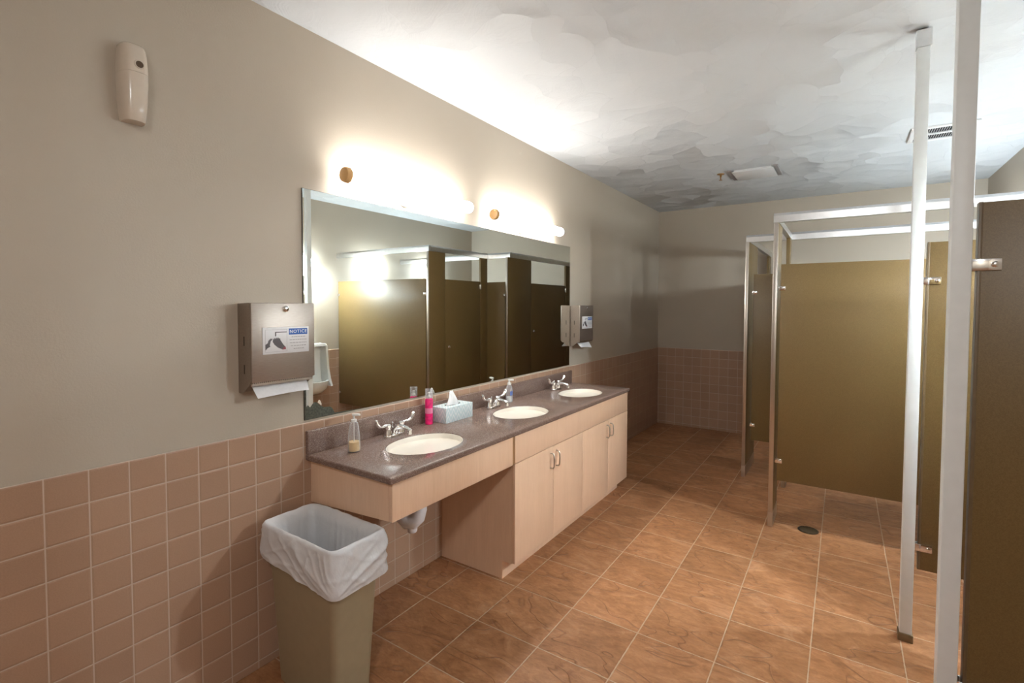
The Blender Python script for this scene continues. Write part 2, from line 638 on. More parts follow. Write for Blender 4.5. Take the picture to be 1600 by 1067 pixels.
bz = (0.135, 1.30)
partition(NX + 0.034, RX - TH - 0.016, NY, 'wide olive-tan partition panel closing the near toilet stall, facing the camera',
          [(-1, bz[0]), (-1, bz[1]), (1, bz[0]), (1, bz[1])])
partition(FX + 0.05, RX - TH - 0.016, PY, 'olive-tan partition panel between the two stalls, seen behind the near one',
          [(-1, bz[0]), (-1, bz[1]), (1, bz[0]), (1, bz[1])])
pilaster(NX, NY - 0.012, 3.935, 'narrow stall pilaster at the outer front corner of the near stall', edge=-1)
pilaster(NX, 4.55, PY - 0.024, 'narrow stall pilaster on the hinge side of the near stall door')
pilaster(FX, PY - 0.055, 5.155, 'broad stall pilaster at the front corner of the far stall', edge=-1)
pilaster(FX, 6.06, BY - TH - 0.012, 'narrow stall pilaster beside the back wall')


def stall_door(x, y0, y1, label, latch_z, hinge_side=1):
    r = thing('stall_door', label, 'door', (x, (y0 + y1) / 2, PZ0))
    hw = (y1 - y0) / 2 - 0.006
    MB().box((-0.0125, -hw, 0), (0.0125, hw, PZ1 - PZ0), 0.002).build('panel', 'laminate', r)
    ly = -hinge_side * (hw - 0.05)
    mb = MB()
    mb.lathe([(0.018, -0.0125), (0.018, -0.018), (0.012, -0.022)], 16, (0, ly, latch_z - PZ0), 'x')
    mb.box((-0.034, ly - 0.005, latch_z - PZ0 - 0.012), (-0.02, ly + 0.005, latch_z - PZ0 + 0.012), 0.002)
    mb.lathe([(0.014, 0.0125), (0.014, 0.02)], 16, (0, ly, latch_z - PZ0), 'x')
    mb.build('latch', 'chrome', r, label='chrome latch knob')
    for z in (PZ1 - 0.06, PZ0 + 0.06):
        mb = MB()
        mb.box((-0.02, hinge_side * hw - 0.03, z - PZ0 - 0.025), (-0.0125, hinge_side * hw + 0.002, z - PZ0 + 0.025), 0.002)
        mb.lathe([(0.009, -0.03), (0.009, 0.03)], 12, (-0.02, hinge_side * (hw - 0.006), z - PZ0))
        mb.build('hinge', 'chrome', r, label='chrome hinge')
    MB().tube([(0.0125, 0, 1.32), (0.04, 0, 1.31), (0.05, 0, 1.34)], 0.005, 8).build('coat_hook', 'chrome', r, label='chrome coat hook')
    return r


stall_door(NX, 3.935, 4.55, 'olive-tan door of the near stall, seen in the mirror', 1.055)
stall_door(FX, 5.155, 6.06, 'wide olive-tan door of the far stall by the back wall, seen in the mirror', 1.19)

headrail('headrail', (NX - 0.017, NY), (RX, NY), 'bright aluminium headrail above the near partition panel', 'x')
headrail('headrail', (NX, NY + 0.019), (NX, PY - 0.019), 'aluminium headrail over the near stall door', 'y')
headrail('headrail', (FX - 0.017, PY), (RX, PY), 'aluminium headrail above the panel between the two stalls', 'x')
headrail('headrail', (FX, PY + 0.019), (FX, BY), 'aluminium headrail over the far stall door', 'y')


# ================================================================== urinal screens with floor-to-ceiling posts
def post(x, y, label):
    r = thing('support_post', label, 'post', (x, y, 0))
    w = 0.0225
    MB().box((-w, -w, 0.035), (w, w, H - 0.075), 0.003).build('tube', 'post', r)
    MB().box((-w - 0.005, -w - 0.005, 0), (w + 0.005, w + 0.005, 0.037), 0.003).build('floor_shoe', 'shoe', r, label='dull brass floor shoe')
    # ceiling bracket: open-topped sleeve, bolt visible inside
    mb = MB()
    k = w + 0.004
    for a, b in (((-k, -k), (k, -w)), ((-k, w), (k, k)), ((-k, -w), (-w, w)), ((w, -w), (k, w))):
        mb.box((a[0], a[1], H - 0.085), (b[0], b[1], H - 0.012), 0.0)
    mb.build('ceiling_bracket', 'aluminium', r, smooth=False, label='bright metal ceiling bracket')
    mb = MB()
    mb.lathe([(0.006, H - 0.08), (0.006, H), (0.012, H)], 10)
    mb.build('bolt', 'shoe', r)
    return r


def screen(x0, yc, label):
    x1 = RX - TH - 0.012
    z0, z1 = 0.338, 1.785
    r = thing('urinal_screen', label, 'partition', ((x0 + x1) / 2, yc, z0))
    hx = (x1 - x0) / 2
    MB().box((-hx, -PT / 2, 0), (hx, PT / 2, z1 - z0), 0.002).build('panel', 'laminate', r)
    MB().box((-hx - 0.003, -PT / 2 - 0.001, 0), (-hx + 0.006, PT / 2 + 0.001, z1 - z0 + 0.001), 0.0015).build('edge_trim', 'laminate_edge', r)
    for z in (1.617 - z0, 0.438 - z0):
        mb = MB()
        for q in (-1, 1):
            ya, yb = (PT / 2, PT / 2 + 0.005) if q > 0 else (-PT / 2 - 0.005, -PT / 2)
            mb.box((-hx - 0.0142, ya, z - 0.016), (-hx + 0.046, yb, z + 0.016), 0.0015)
        mb.lathe([(0.008, 0), (0.008, -0.004), (0.004, -0.006)], 12, (-hx + 0.032, -PT / 2 - 0.005, z), 'y')
        mb.build('bracket', 'chrome', r, label='chrome bracket')
        mb = MB()
        mb.box((hx - 0.03, -PT / 2 - 0.005, z - 0.016), (hx + 0.012, -PT / 2, z + 0.016), 0.0015)
        mb.build('bracket', 'chrome', r, label='chrome bracket')
    return r


QX = 2.2585
post(QX, 2.7625, 'off-white floor-to-ceiling post with dull brass shoe, holding the farther urinal screen')
post(QX, 1.802, 'off-white floor-to-ceiling post in front, holding the large dark screen')
screen(QX + 0.037, 2.7625, 'olive-tan urinal screen seen between the two white posts')
screen(QX + 0.037, 1.802, 'large dark olive urinal screen along the right edge of the photo')


# ================================================================== wall sconces, urinals
def sconce(y, label, lit=True):
    r = thing('wall_sconce', label, 'lamp', (RX, y, 1.98))
    MB().lathe([(0.055, 0), (0.055, -0.012), (0.04, -0.02)], 24, (0, 0, 0.06), 'x').build('wall_plate', 'white_metal', r)
    MB().tube([(-0.015, 0, 0.06), (-0.07, 0, 0.085), (-0.1, 0, 0.085), (-0.1, 0, 0.06)], 0.011, 10).build('arm', 'chrome', r)
    MB().lathe([(0.03, 0.078), (0.045, 0.065), (0.058, 0.02), (0.066, -0.04), (0.07, -0.072), (0.066, -0.072), (0.06, -0.035), (0.05, 0.01), (0.02, 0.03)],
               28, (-0.1, 0, 0)).build('glass_shade', 'sconce' if lit else 'sconce_bright', r, label='glowing white glass shade')
    MB().lathe([(0.006, 0.02)] + [(0.029 * math.sin(PI * i / 10), -0.07 + 0.029 * math.cos(PI * i / 10)) for i in range(1, 10)] + [(0.002, -0.099)],
               20, (-0.1, 0, 0)).build('bulb', 'bulb' if lit else 'sconce_bright', r, label='bright bulb')
    return r

sconce(2.28, 'lit white wall sconce above the nearer urinal, behind the large dark screen', )
sconce(3.23, 'lit white wall sconce above the urinal seen in the mirror')
sconce(4.20, 'lit white wall sconce in the near stall, brightest glow in the mirror', False)
sconce(5.20, 'lit white wall sconce in the far stall, half hidden by the corner', False)


def urinal(y, label):
    r = thing('wall_urinal', label, 'urinal', (RX - TH, y, 0))
    hw = 0.20
    def usec(z, front, depth, w):
        # U outline: wings reach x=-front, the recess goes back to x=-(front-depth)
        wi = w - 0.045
        b = -(front - depth)
        return [(0, -w, z), (-front * 0.8, -w, z), (-front, -w + 0.03, z), (-front, -wi + 0.01, z), (b - 0.03, -wi, z), (b, -wi * 0.55, z),
                (b, wi * 0.55, z), (b - 0.03, wi, z), (-front, wi - 0.01, z), (-front, w - 0.03, z), (-front * 0.8, w, z), (0, w, z)]
    rings = [usec(0.60, 0.30, 0.21, hw), usec(0.68, 0.265, 0.19, hw), usec(0.80, 0.235, 0.175, hw), usec(0.95, 0.22, 0.16, hw),
             usec(1.03, 0.21, 0.14, hw), usec(1.045, 0.205, 0.02, hw), usec(1.07, 0.19, 0.012, hw - 0.01)]
    MB().loft(rings).build('body', 'porcelain', r, angle=50)
    def dsec(z, front, w, lift=0.0):
        pts = []
        for i in range(17):
            a = PI * i / 16
            pts.append((-0.04 - (front - 0.04) * math.sin(a) ** 0.8, -w * math.cos(a), z))
        return [(0, -w, z)] + pts + [(0, w, z)]
    MB().loft([dsec(0.50, 0.16, 0.11), dsec(0.53, 0.25, 0.155), dsec(0.58, 0.315, 0.185), dsec(0.64, 0.335, 0.198), dsec(0.665, 0.335, 0.198),
               dsec(0.665, 0.31, 0.178), dsec(0.60, 0.29, 0.165), dsec(0.57, 0.22, 0.12)]).build('bowl', 'porcelain', r, angle=50)
    mb = MB()
    mb.tube([(-0.07, 0, 1.07), (-0.07, 0, 1.30)], 0.011, 12)
    mb.lathe([(0.03, 0), (0.03, 0.012), (0.02, 0.02)], 16, (-0.07, 0, 1.07))
    mb.tube([(-0.07, 0, 1.26), (0, 0, 1.26)], 0.012, 12)
    mb.lathe([(0.028, 1.28), (0.03, 1.33), (0.027, 1.38), (0.01, 1.395)], 16, (-0.07, 0, 0))
    mb.tube([(-0.09, 0, 1.32), (-0.15, 0, 1.325)], [0.008, 0.006], 8)
    mb.build('flush_valve', 'chrome', r, label='chrome flush valve')
    return r

urinal(3.23, 'white wall-hung urinal seen at the left end of the mirror')


# ================================================================== vanity
SINKS = [1.705, 2.545, 3.375]
SX, SA, SB = 0.315, 0.158, 0.208     # sink centre x, half depth, half length

def countertop():
    r = thing('countertop', 'long brown speckled stone vanity countertop with three oval sink cut-outs', 'countertop', (0, 0, 0))
    bm = bmesh.new()
    x0, x1 = TH, 0.558
    cuts = [Y0, (SINKS[0] + SINKS[1]) / 2, (SINKS[1] + SINKS[2]) / 2, Y1]
    cache = {}
    def V(x, y, z):
        k = (round(x, 5), round(y, 5), round(z, 5))
        if k not in cache:
            cache[k] = bm.verts.new((x, y, z))
        return cache[k]
    rim_out = {CZ: set(), CB: set()}
    for ci, cy in enumerate(SINKS):
        a, b = cuts[ci], cuts[ci + 1]
        angs = set(2 * PI * i / 64 for i in range(64))
        for cx_, cy_ in ((x0, a), (x0, b), (x1, a), (x1, b)):
            angs.add(math.atan2(cy_ - cy, cx_ - SX) % (2 * PI))
        angs = sorted(angs)
        pts = []
        for an in angs:
            c, s_ = math.cos(an), math.sin(an)
            tx = ((x1 if c > 0 else x0) - SX) / c if abs(c) > 1e-9 else 1e9
            ty = ((b if s_ > 0 else a) - cy) / s_ if abs(s_) > 1e-9 else 1e9
            tt = min(tx, ty)
            k = 1 / math.sqrt((c / SA) ** 2 + (s_ / SB) ** 2)
            pts.append(((SX + c * k, cy + s_ * k), (SX + c * tt, cy + s_ * tt)))
        n = len(pts)
        for i in range(n):
            (i0, o0), (i1, o1) = pts[i], pts[(i + 1) % n]
            bm.faces.new((V(*i0, CZ), V(*o0, CZ), V(*o1, CZ), V(*i1, CZ)))
            bm.faces.new((V(*i0, CB), V(*i1, CB), V(*o1, CB), V(*o0, CB)))
            bm.faces.new((V(*i0, CZ), V(*i1, CZ), V(*i1, CB), V(*i0, CB)))
            def on(p, q):
                return (abs(p[0] - x0) < 1e-6 and abs(q[0] - x0) < 1e-6) or (abs(p[0] - x1) < 1e-6 and abs(q[0] - x1) < 1e-6) or \
                       (abs(p[1] - Y0) < 1e-6 and abs(q[1] - Y0) < 1e-6) or (abs(p[1] - Y1) < 1e-6 and abs(q[1] - Y1) < 1e-6)
            if on(o0, o1):
                bm.faces.new((V(*o0, CZ), V(*o0, CB), V(*o1, CB), V(*o1, CZ)))
    bm.normal_update()
    def outer(e):
        p, q = e.verts[0].co, e.verts[1].co
        if abs(p.z - q.z) > 1e-6:
            return abs(p.x - x1) < 1e-6 and (abs(p.y - Y0) < 1e-6 or abs(p.y - Y1) < 1e-6)
        for i, v in ((0, x1), (1, Y0), (1, Y1)):
            if abs(p[i] - v) < 1e-6 and abs(q[i] - v) < 1e-6:
                return True
        return False
    bmesh.ops.bevel(bm, geom=[e for e in bm.edges if outer(e)], offset=0.008, segments=3, profile=0.5, affect='EDGES')
    hole = []
    for e in bm.edges:
        if all(abs(v.co.z - CZ) < 1e-6 for v in e.verts):
            for cy in SINKS:
                if all(abs(((v.co.x - SX) / SA) ** 2 + ((v.co.y - cy) / SB) ** 2 - 1) < 1e-3 for v in e.verts):
                    hole.append(e)
                    break
    bmesh.ops.bevel(bm, geom=hole, offset=0.004, segments=2, profile=0.5, affect='EDGES')
    mb = MB()
    mb.bm.free()
    mb.bm = bm
    mb.build('slab', 'counter', r, angle=40)
    return r

countertop()
tag(MB().box((TH, Y0, CZ), (0.028, Y1 - 0.003, 0.944), 0.003).build('backsplash', 'counter'), 'low brown stone backsplash strip along the wall under the mirror', 'backsplash')


def sink(y, label):
    r = thing('sink_basin', label, 'sink', (SX, y, CB), group='oval undermount sinks')
    n = 48
    def ring(k, z, grow=0.0):
        return [((SA * k + grow) * math.cos(2 * PI * i / n), (SB * k + grow) * math.sin(2 * PI * i / n), z) for i in range(n)]
    rings = [ring(1.0, -0.0005, 0.02), ring(1.0, -0.0005, -0.0012), ring(1.0, 0.0235, -0.0012), ring(1.0, 0.0235, -0.005), ring(1.0, 0.018, -0.007)]
    for i in range(1, 10):
        a = PI / 2 * i / 10
        rings.append(ring(math.cos(a) ** 0.75, 0.012 - 0.143 * math.sin(a) ** 1.1, -0.009 * (1 - i / 10)))
    rings.append(ring(0.12, -0.134))
    for i in range(9, 0, -1):
        a = PI / 2 * i / 10
        rings.append(ring(math.cos(a) ** 0.75, -0.016 - 0.13 * math.sin(a) ** 1.1, 0.016))
    rings.append(ring(1.0, -0.014, 0.02))
    MB().loft(rings, True, True).build('basin', 'sink', r)
    MB().lathe([(0.03, -0.133), (0.03, -0.129), (0.022, -0.1285), (0.02, -0.131)], 20).build('drain', 'chrome', r, label='chrome drain')
    MB().lathe([(0.009, 0), (0.009, 0.002)], 12, (0.1345, 0.02, -0.032), 'x').build('overflow_hole', 'chrome', r)
    return r

sink(SINKS[0], 'nearest oval cream sink, above the open knee space')
sink(SINKS[1], 'middle oval cream sink, between the tissue box and the far sink')
sink(SINKS[2], 'farthest oval cream sink, near the end of the countertop')


def faucet(y, label):
    r = thing('faucet', label, 'faucet', (0.098, y, CZ), group='chrome wrist-blade faucets')
    mb = MB()
    mb.prism(rrect(-0.027, 0.027, -0.078, 0.078, 0.026), 'z', 0, 0.016, 0.004)
    mb.build('base', 'chrome', r)
    for s in (-1, 1):
        mb = MB()
        mb.lathe([(0.024, 0.014), (0.022, 0.03), (0.017, 0.045), (0.017, 0.055), (0.02, 0.06), (0.02, 0.072), (0.012, 0.08)], 20, (0, s * 0.0508, 0))
        mb.build('valve_body', 'chrome', r)
        mb = MB()
        mb.tube([(0, s * 0.0508, 0.07), (0.002, s * 0.075, 0.071), (0.004, s * 0.10, 0.071), (0.006, s * 0.122, 0.079), (0.007, s * 0.138, 0.096), (0.007, s * 0.144, 0.112), (0.007, s * 0.146, 0.118)],
                [0.011, 0.008, 0.008, 0.011, 0.014, 0.013, 0.005], 12, flat=((0, 1, 0), 0.62))
        mb.build('wrist_blade_handle', 'chrome', r)
    mb = MB()
    mb.tube([(0.0, 0, 0.012), (0.004, 0, 0.04), (0.025, 0, 0.058), (0.06, 0, 0.064), (0.10, 0, 0.058), (0.122, 0, 0.05)],
            [0.02, 0.018, 0.015, 0.013, 0.012, 0.012], 14)
    mb.lathe([(0.0125, 0.028), (0.0125, 0.052)], 14, (0.122, 0, 0))
    mb.build('spout', 'chrome', r)
    mb = MB()
    mb.tube([(-0.018, 0, 0.014), (-0.018, 0, 0.07)], 0.003, 8)
    mb.lathe([(0.003, 0.07), (0.007, 0.074), (0.003, 0.082)], 10, (-0.018, 0, 0))
    mb.build('drain_rod', 'chrome', r)
    r.scale = (0.88, 0.86, 0.88)
    return r

f1 = faucet(SINKS[0], 'chrome faucet with wrist-blade handles behind the nearest sink')
copy_tree(f1, (0.098, SINKS[1], CZ), 'chrome faucet with wrist-blade handles behind the middle sink')
copy_tree(f1, (0.098, SINKS[2], CZ), 'chrome faucet with wrist-blade handles behind the farthest sink')

# apron under the near sink
CX = 0.538            # cabinet front plane
r = thing('vanity_apron', 'pale maple apron boxing in the nearest sink above the knee space', 'cabinet', (0, 0, 0))
MB().box((CX - 0.02, 1.295, 0.652), (CX, 2.127, CB - 0.001), 0.001).build('front_panel', 'maple', r)
MB().prism([(TH, 0.618), (CX - 0.0205, 0.6515), (CX - 0.0205, CB - 0.001), (TH, CB - 0.001)], 'y', 1.295, 1.315).build('side_panel', 'maple', r)
MB().box((TH, 1.316, 0.66), (0.03, 2.127, CB - 0.05), 0.001).build('wall_cleat', 'maple', r)

# base cabinet
r = thing('vanity_cabinet', 'pale maple vanity base cabinet with four doors under the two farther sinks', 'cabinet', (0, 0, 0))
c0, c1 = 2.130, 3.785
side = [(TH, 0), (0.455, 0), (0.455, 0.1), (CX - 0.02, 0.1), (CX - 0.02, CB - 0.001), (TH, CB - 0.001)]
MB().prism(side, 'y', c0 + 0.019, c0 + 0.038).build('side_panel', 'maple', r, smooth=False)
MB().prism(side, 'y', c1 - 0.019, c1).build('side_panel', 'maple', r, smooth=False)
MB().box((TH, c0 + 0.038, 0.1), (CX - 0.022, c1 - 0.019, 0.118)).build('bottom_panel', 'maple', r, smooth=False)
MB().box((0.438, c0 + 0.038, 0.0), (0.455, c1 - 0.019, 0.1)).build('toe_kick', 'maple', r, smooth=False)
MB().box((CX - 0.06, c0 - 0.0025, 0.652), (CX - 0.006, c0 + 0.0188, CB - 0.001)).build('filler_strip', 'maple_edge', r, smooth=False, label='darker wood filler strip')
MB().box((CX - 0.019, c0 + 0.02, 0.655), (CX, c1, CB - 0.001), 0.0012).build('false_front', 'maple', r)
seams = [c0 + 0.02, 2.5685, 2.9705, 3.4025, c1]
for i in range(4):
    a, b = seams[i] + (0.0015 if i else 0), seams[i + 1] - (0.0015 if i < 3 else 0)
    dpart = MB().box((CX - 0.019, a, 0.104), (CX, b, 0.651), 0.0012).build('door', 'maple', r)
    hy = b - 0.035 if i % 2 == 0 else a + 0.03
    pts = [(CX, hy, 0.525), (CX + 0.016, hy, 0.526), (CX + 0.024, hy, 0.536), (CX + 0.026, hy, 0.57), (CX + 0.024, hy, 0.606), (CX + 0.016, hy, 0.616), (CX, hy, 0.617)]
    MB().tube(pts, 0.0048, 8).build('handle', 'satin', dpart, label='satin nickel arch handle')

# wrapped trap pipe under the near sink
r = thing('drain_trap', 'white wrapped drain trap pipe hanging under the nearest sink', 'pipe', (0.272, 1.70, 0))
MB().tube([(0.0, 0.015, CB - 0.16), (0, 0.012, 0.56), (0.0, 0.008, 0.50), (-0.008, 0.0, 0.462), (-0.03, -0.008, 0.44), (-0.06, -0.014, 0.438), (-0.085, -0.018, 0.455), (-0.10, -0.02, 0.49), (-0.108, -0.02, 0.535), (-0.125, -0.02, 0.57), (-0.16, -0.02, 0.585), (-0.263, -0.02, 0.585)],
          [0.028, 0.03, 0.034, 0.037, 0.04, 0.042, 0.042, 0.041, 0.039, 0.037, 0.035, 0.034], 18).build('pipe_wrap', 'wrap', r)
MB().lathe([(0.02, 0.385), (0.024, 0.391), (0.024, 0.41), (0.022, 0.42)], 16, (-0.035, -0.01, 0)).build('cleanout_plug', 'wrap', r)
MB().lathe([(0.045, 0), (0.04, 0.012)], 18, (-0.263, -0.02, 0.585), 'x').build('wall_flange', 'wrap', r)


# ================================================================== mirror and its lights
r = thing('wall_mirror', 'large frameless wall mirror above the vanity, tarnished at its lower left corner', 'mirror', (0, 0, 0))
MY0, MY1, MZ0, MZ1 = 1.269, 3.776, 0.990, 2.014
MB().box((0, MY0, MZ0), (0.0055, MY1, MZ1)).build('backing', 'mirror_edge', r, smooth=False)
MB().box((0.0055, MY0 + 0.0015, MZ0 + 0.0015), (0.0062, MY1 - 0.0015, MZ1 - 0.0015)).build('glass', 'mirror', r, smooth=False)


def tarnish(poly, name, mat, h):
    return MB().prism(poly, 'x', 0.0062, h).build(name, mat, r, smooth=False)

pts = [(1.271, 0.9915), (1.271, 1.30), (1.2735, 1.30), (1.275, 1.17), (1.277, 1.10), (1.2745, 1.062), (1.279, 1.048), (1.284, 1.056), (1.290, 1.050), (1.296, 1.044), (1.303, 1.052),
       (1.312, 1.062), (1.322, 1.064), (1.329, 1.061), (1.338, 1.053), (1.346, 1.045), (1.353, 1.041), (1.366, 1.033), (1.378, 1.033), (1.392, 1.032), (1.402, 1.028), (1.410, 1.020), (1.416, 1.008), (1.421, 0.9985), (1.50, 0.9945), (1.60, 0.9915)]
tarnish(pts, 'tarnish', 'tarnish', 0.0066)
tarnish([(1.333, 1.061), (1.339, 1.071), (1.345, 1.069), (1.353, 1.052), (1.352, 1.044)], 'chip', 'cream_chip', 0.0067)


def vanity_light(y0, y1, z, label):
    yc = (y0 + y1) / 2
    r = thing('vanity_light', label, 'lamp', (0, yc, z), group='tube lights over the mirror')
    hl = (y1 - y0) / 2
    MB().lathe([(0.062, 0), (0.062, 0.01), (0.055, 0.018), (0.03, 0.022), (0.03, 0.058)], 28, (0, 0, 0), 'x').build('wall_plate', 'white_metal', r)
    prof = [(0.034, -hl + 0.03), (0.034, hl - 0.026), (0.031, hl - 0.014), (0.022, hl - 0.006)]
    MB().lathe(prof, 24, (0.09, 0, 0), 'y').build('tube_diffuser', 'tube', r, label='glowing white tube')
    MB().lathe([(0.0355, 0.0), (0.0355, -0.016), (0.032, -0.026), (0.018, -0.031)], 24, (0.09, -hl + 0.031, 0), 'y').build('end_cap', 'cap_plastic', r, label='tan end cap')
    MB().lathe([(0.020, 0.0), (0.018, 0.006), (0.010, 0.008)], 24, (0.09, hl - 0.006, 0), 'y').build('end_cap', 'cap_plastic', r, label='tan end cap')
    return r

vanity_light(1.415, 2.325, 2.094, 'nearer glowing tube light above the mirror with tan end cap')
vanity_light(2.545, 3.466, 2.094, 'farther glowing tube light above the mirror with tan end cap')


r = thing('added_fill_light', 'added round white fill light on the ceiling behind the camera', 'lamp', (2.3, -0.85, H))  # unseen lamp, added to brighten the faces turned towards the camera
MB().lathe([(0.19, -0.0005), (0.19, -0.03), (0.175, -0.035)], 36).build('base', 'white_metal', r)
M['dome'] = glow('fill_light_glass', (0.95, 0.98, 1.0), 19.0)
MB().lathe([(0.174, -0.035), (0.165, -0.06), (0.13, -0.088), (0.07, -0.105), (0.01, -0.11)], 36).build('dome', 'dome', r, label='glowing white dome of the added fill light')


# ================================================================== towel dispensers
def text_mesh(body, size):
    cu = bpy.data.curves.new('letters', 'FONT')
    cu.body = body
    cu.size = size
    cu.align_x = 'CENTER'
    cu.align_y = 'CENTER'
    cu.extrude = 0.0003
    cu.space_character = 1.18
    cu.offset = 0.00018
    o = bpy.data.objects.new('letters', cu)
    COL.objects.link(o)
    dg = bpy.context.evaluated_depsgraph_get()
    me = bpy.data.meshes.new_from_object(o.evaluated_get(dg))
    bpy.data.objects.remove(o)
    return me


def dispenser(y, label):
    DW = 0.266
    r = thing('paper_towel_dispenser', label, 'dispenser', (0, y, 1.155), group='steel paper towel dispensers')
    h = DW / 2
    prof = [(0.0005, 0.352), (0.090, 0.355), (0.090, 0.05), (0.078, 0.034), (0.03, 0.0), (0.0005, 0.0)]
    # open-bottomed sheet metal: two cheeks, a top, a back
    mb = MB()
    mb.prism(prof, 'y', -h, -h + 0.003)
    mb.prism(prof, 'y', h - 0.003, h)
    mb.box((0.0005, -h + 0.003, 0.349), (0.090, h - 0.003, 0.352))
    mb.box((0.0005, -h + 0.003, 0.0), (0.003, h - 0.003, 0.349))
    mb.build('cabinet_body', 'steel', r, smooth=False)
    MB().box((0.090, -h - 0.001, 0.045), (0.101, h + 0.001, 0.355), 0.004).build('front_door', 'steel_front', r)
    mb = MB()      # serrated tear lip
    n = 33
    for i in range(n):
        yy = -h + 0.004 + (DW - 0.008) * i / n
        mb.box((0.092, yy, 0.0405), (0.0985, yy + (DW - 0.008) / n * 0.55, 0.0455))
    mb.box((0.082, -h + 0.004, 0.030), (0.0915, h - 0.004, 0.0445), 0.002)
    mb.build('tear_lip', 'satin', r, smooth=False, label='serrated metal lip')
    mb = MB()
    mb.lathe([(0.012, 0.101), (0.012, 0.106), (0.009, 0.108)], 20, (0, 0.005, 0.331), 'x')
    mb.build('lock', 'chrome', r, label='round chrome lock')
    for s in (-1, 1):
        for z in (0.205, 0.095):
            MB().box((0.044, s * (h + 0.0003) - 0.0006, z - 0.018), (0.048, s * (h + 0.0003) + 0.0006, z + 0.018)).build('slot', 'dark', r, smooth=False, label='dark viewing slot')
    # wash-hands sign
    sg = MB().box((0.1012, -0.092, 0.152), (0.1042, 0.105, 0.258), 0.001).build('notice_sign', 'sign_white', r, label='white and blue sign reading NOTICE')
    x = 0.1042
    MB().box((x, 0.016, 0.226), (x + 0.0003, 0.098, 0.251)).build('blue_banner', 'sign_blue', sg, smooth=False)
    me = text_mesh('NOTICE', 0.0185)
    me.materials.append(M['letter'])
    me.transform(Matrix(((0, 0, 1, x + 0.0006), (1, 0, 0, 0.057), (0, 1, 0, 0.2383), (0, 0, 0, 1))))
    lo = bpy.data.objects.new('notice_lettering', me)
    COL.objects.link(lo)
    lo.parent = sg
    # pale framed pictogram: tap over two hands
    mb = MB()
    fy0, fy1, fz0, fz1, w = -0.082, 0.008, 0.160, 0.249, 0.0009
    for a, b in (((fy0, fz0), (fy1, fz0 + w)), ((fy0, fz1 - w), (fy1, fz1)), ((fy0, fz0), (fy0 + w, fz1)), ((fy1 - w, fz0), (fy1, fz1))):
        mb.box((x, a[0], a[1]), (x + 0.0003, b[0], b[1]))
    mb.build('picture_border', 'ink_pale', sg, smooth=False)
    mb = MB()
    mb.box((x, -0.040, 0.236), (x + 0.0004, 0.007, 0.2395))
    mb.box((x, -0.042, 0.222), (x + 0.0004, -0.0375, 0.2395))
    mb.build('tap_drawing', 'ink', sg, smooth=False)
    mb = MB()
    P = lambda pts: mb.prism(pts, 'x', x, x + 0.0004)
    P([(-0.082, 0.172), (-0.082, 0.190), (-0.072, 0.196), (-0.069, 0.206), (-0.060, 0.214), (-0.052, 0.212), (-0.060, 0.203), (-0.064, 0.188), (-0.062, 0.182), (-0.074, 0.176), (-0.081, 0.168)])
    P([(-0.052, 0.200), (-0.050, 0.214), (-0.047, 0.209), (-0.045, 0.217), (-0.041, 0.211), (-0.038, 0.218), (-0.034, 0.212), (-0.030, 0.218), (-0.026, 0.212), (-0.022, 0.214), (-0.020, 0.206), (-0.010, 0.190), (0.000, 0.178), (0.002, 0.170), (-0.012, 0.168), (-0.030, 0.176), (-0.044, 0.188)])
    mb.build('hands_drawing', 'ink', sg, smooth=False)
    MB().prism([(-0.012, 0.167), (0.003, 0.168), (0.001, 0.179), (-0.008, 0.176)], 'x', x, x + 0.0006).build('red_cuff', 'ink_red', sg, smooth=False)
    mb = MB()      # illegible small print: broken dashes
    rnd = random.Random(4)
    for k, (a, b) in enumerate(((0.028, 0.088), (0.019, 0.094), (0.019, 0.094), (0.024, 0.092), (0.036, 0.082))):
        z = 0.217 - k * 0.0122
        yy = a
        while yy < b - 0.003:
            L = min(rnd.uniform(0.004, 0.012), b - yy)
            mb.box((x, yy, z - 0.0013), (x + 0.0003, yy + L, z + 0.0013))
            yy += L + 0.0025
    mb.build('small_print', 'ink_pale', sg, smooth=False)
    return r

d1 = dispenser(1.1245, 'steel paper towel dispenser at the near end of the mirror')
copy_tree(d1, (0, 3.920, 1.155), 'steel paper towel dispenser just beyond the far end of the mirror')


def towel(y, label, seed, tilt):
    n, k = 14, 6
    rows = []
    for j in range(k + 1):
        v = j / k
        row = []
        for i in range(n + 1):
            u = i / n
            yy = (-0.118 + 0.236 * u) * (1 - 0.07 * v)
            xx = 0.060 + 0.038 * v + 0.004 * math.sin(u * 5 + seed) * v
            zz = 0.036 - 0.052 * v + tilt * (u - 0.5) * v * 0.02 + 0.004 * v * math.sin(u * 3.1)
            row.append((xx, yy, zz))
        rows.append(row)
    back = [[(p[0] - 0.0012, p[1], p[2]) for p in row] for row in rows]
    rings = [rows[j] + back[j][::-1] for j in range(k + 1)]
    o = MB().loft(rings).build('paper_towel', 'paper', loc=(0, y, 1.155), angle=60)
    return tag(o, label, 'paper towel')

towel(1.1245, 'white paper towel sheet hanging from the dispenser nearest the camera', 0, 0.2)
towel(3.920, 'white paper towel sheet hanging from the dispenser past the mirror', 2, -0.8)


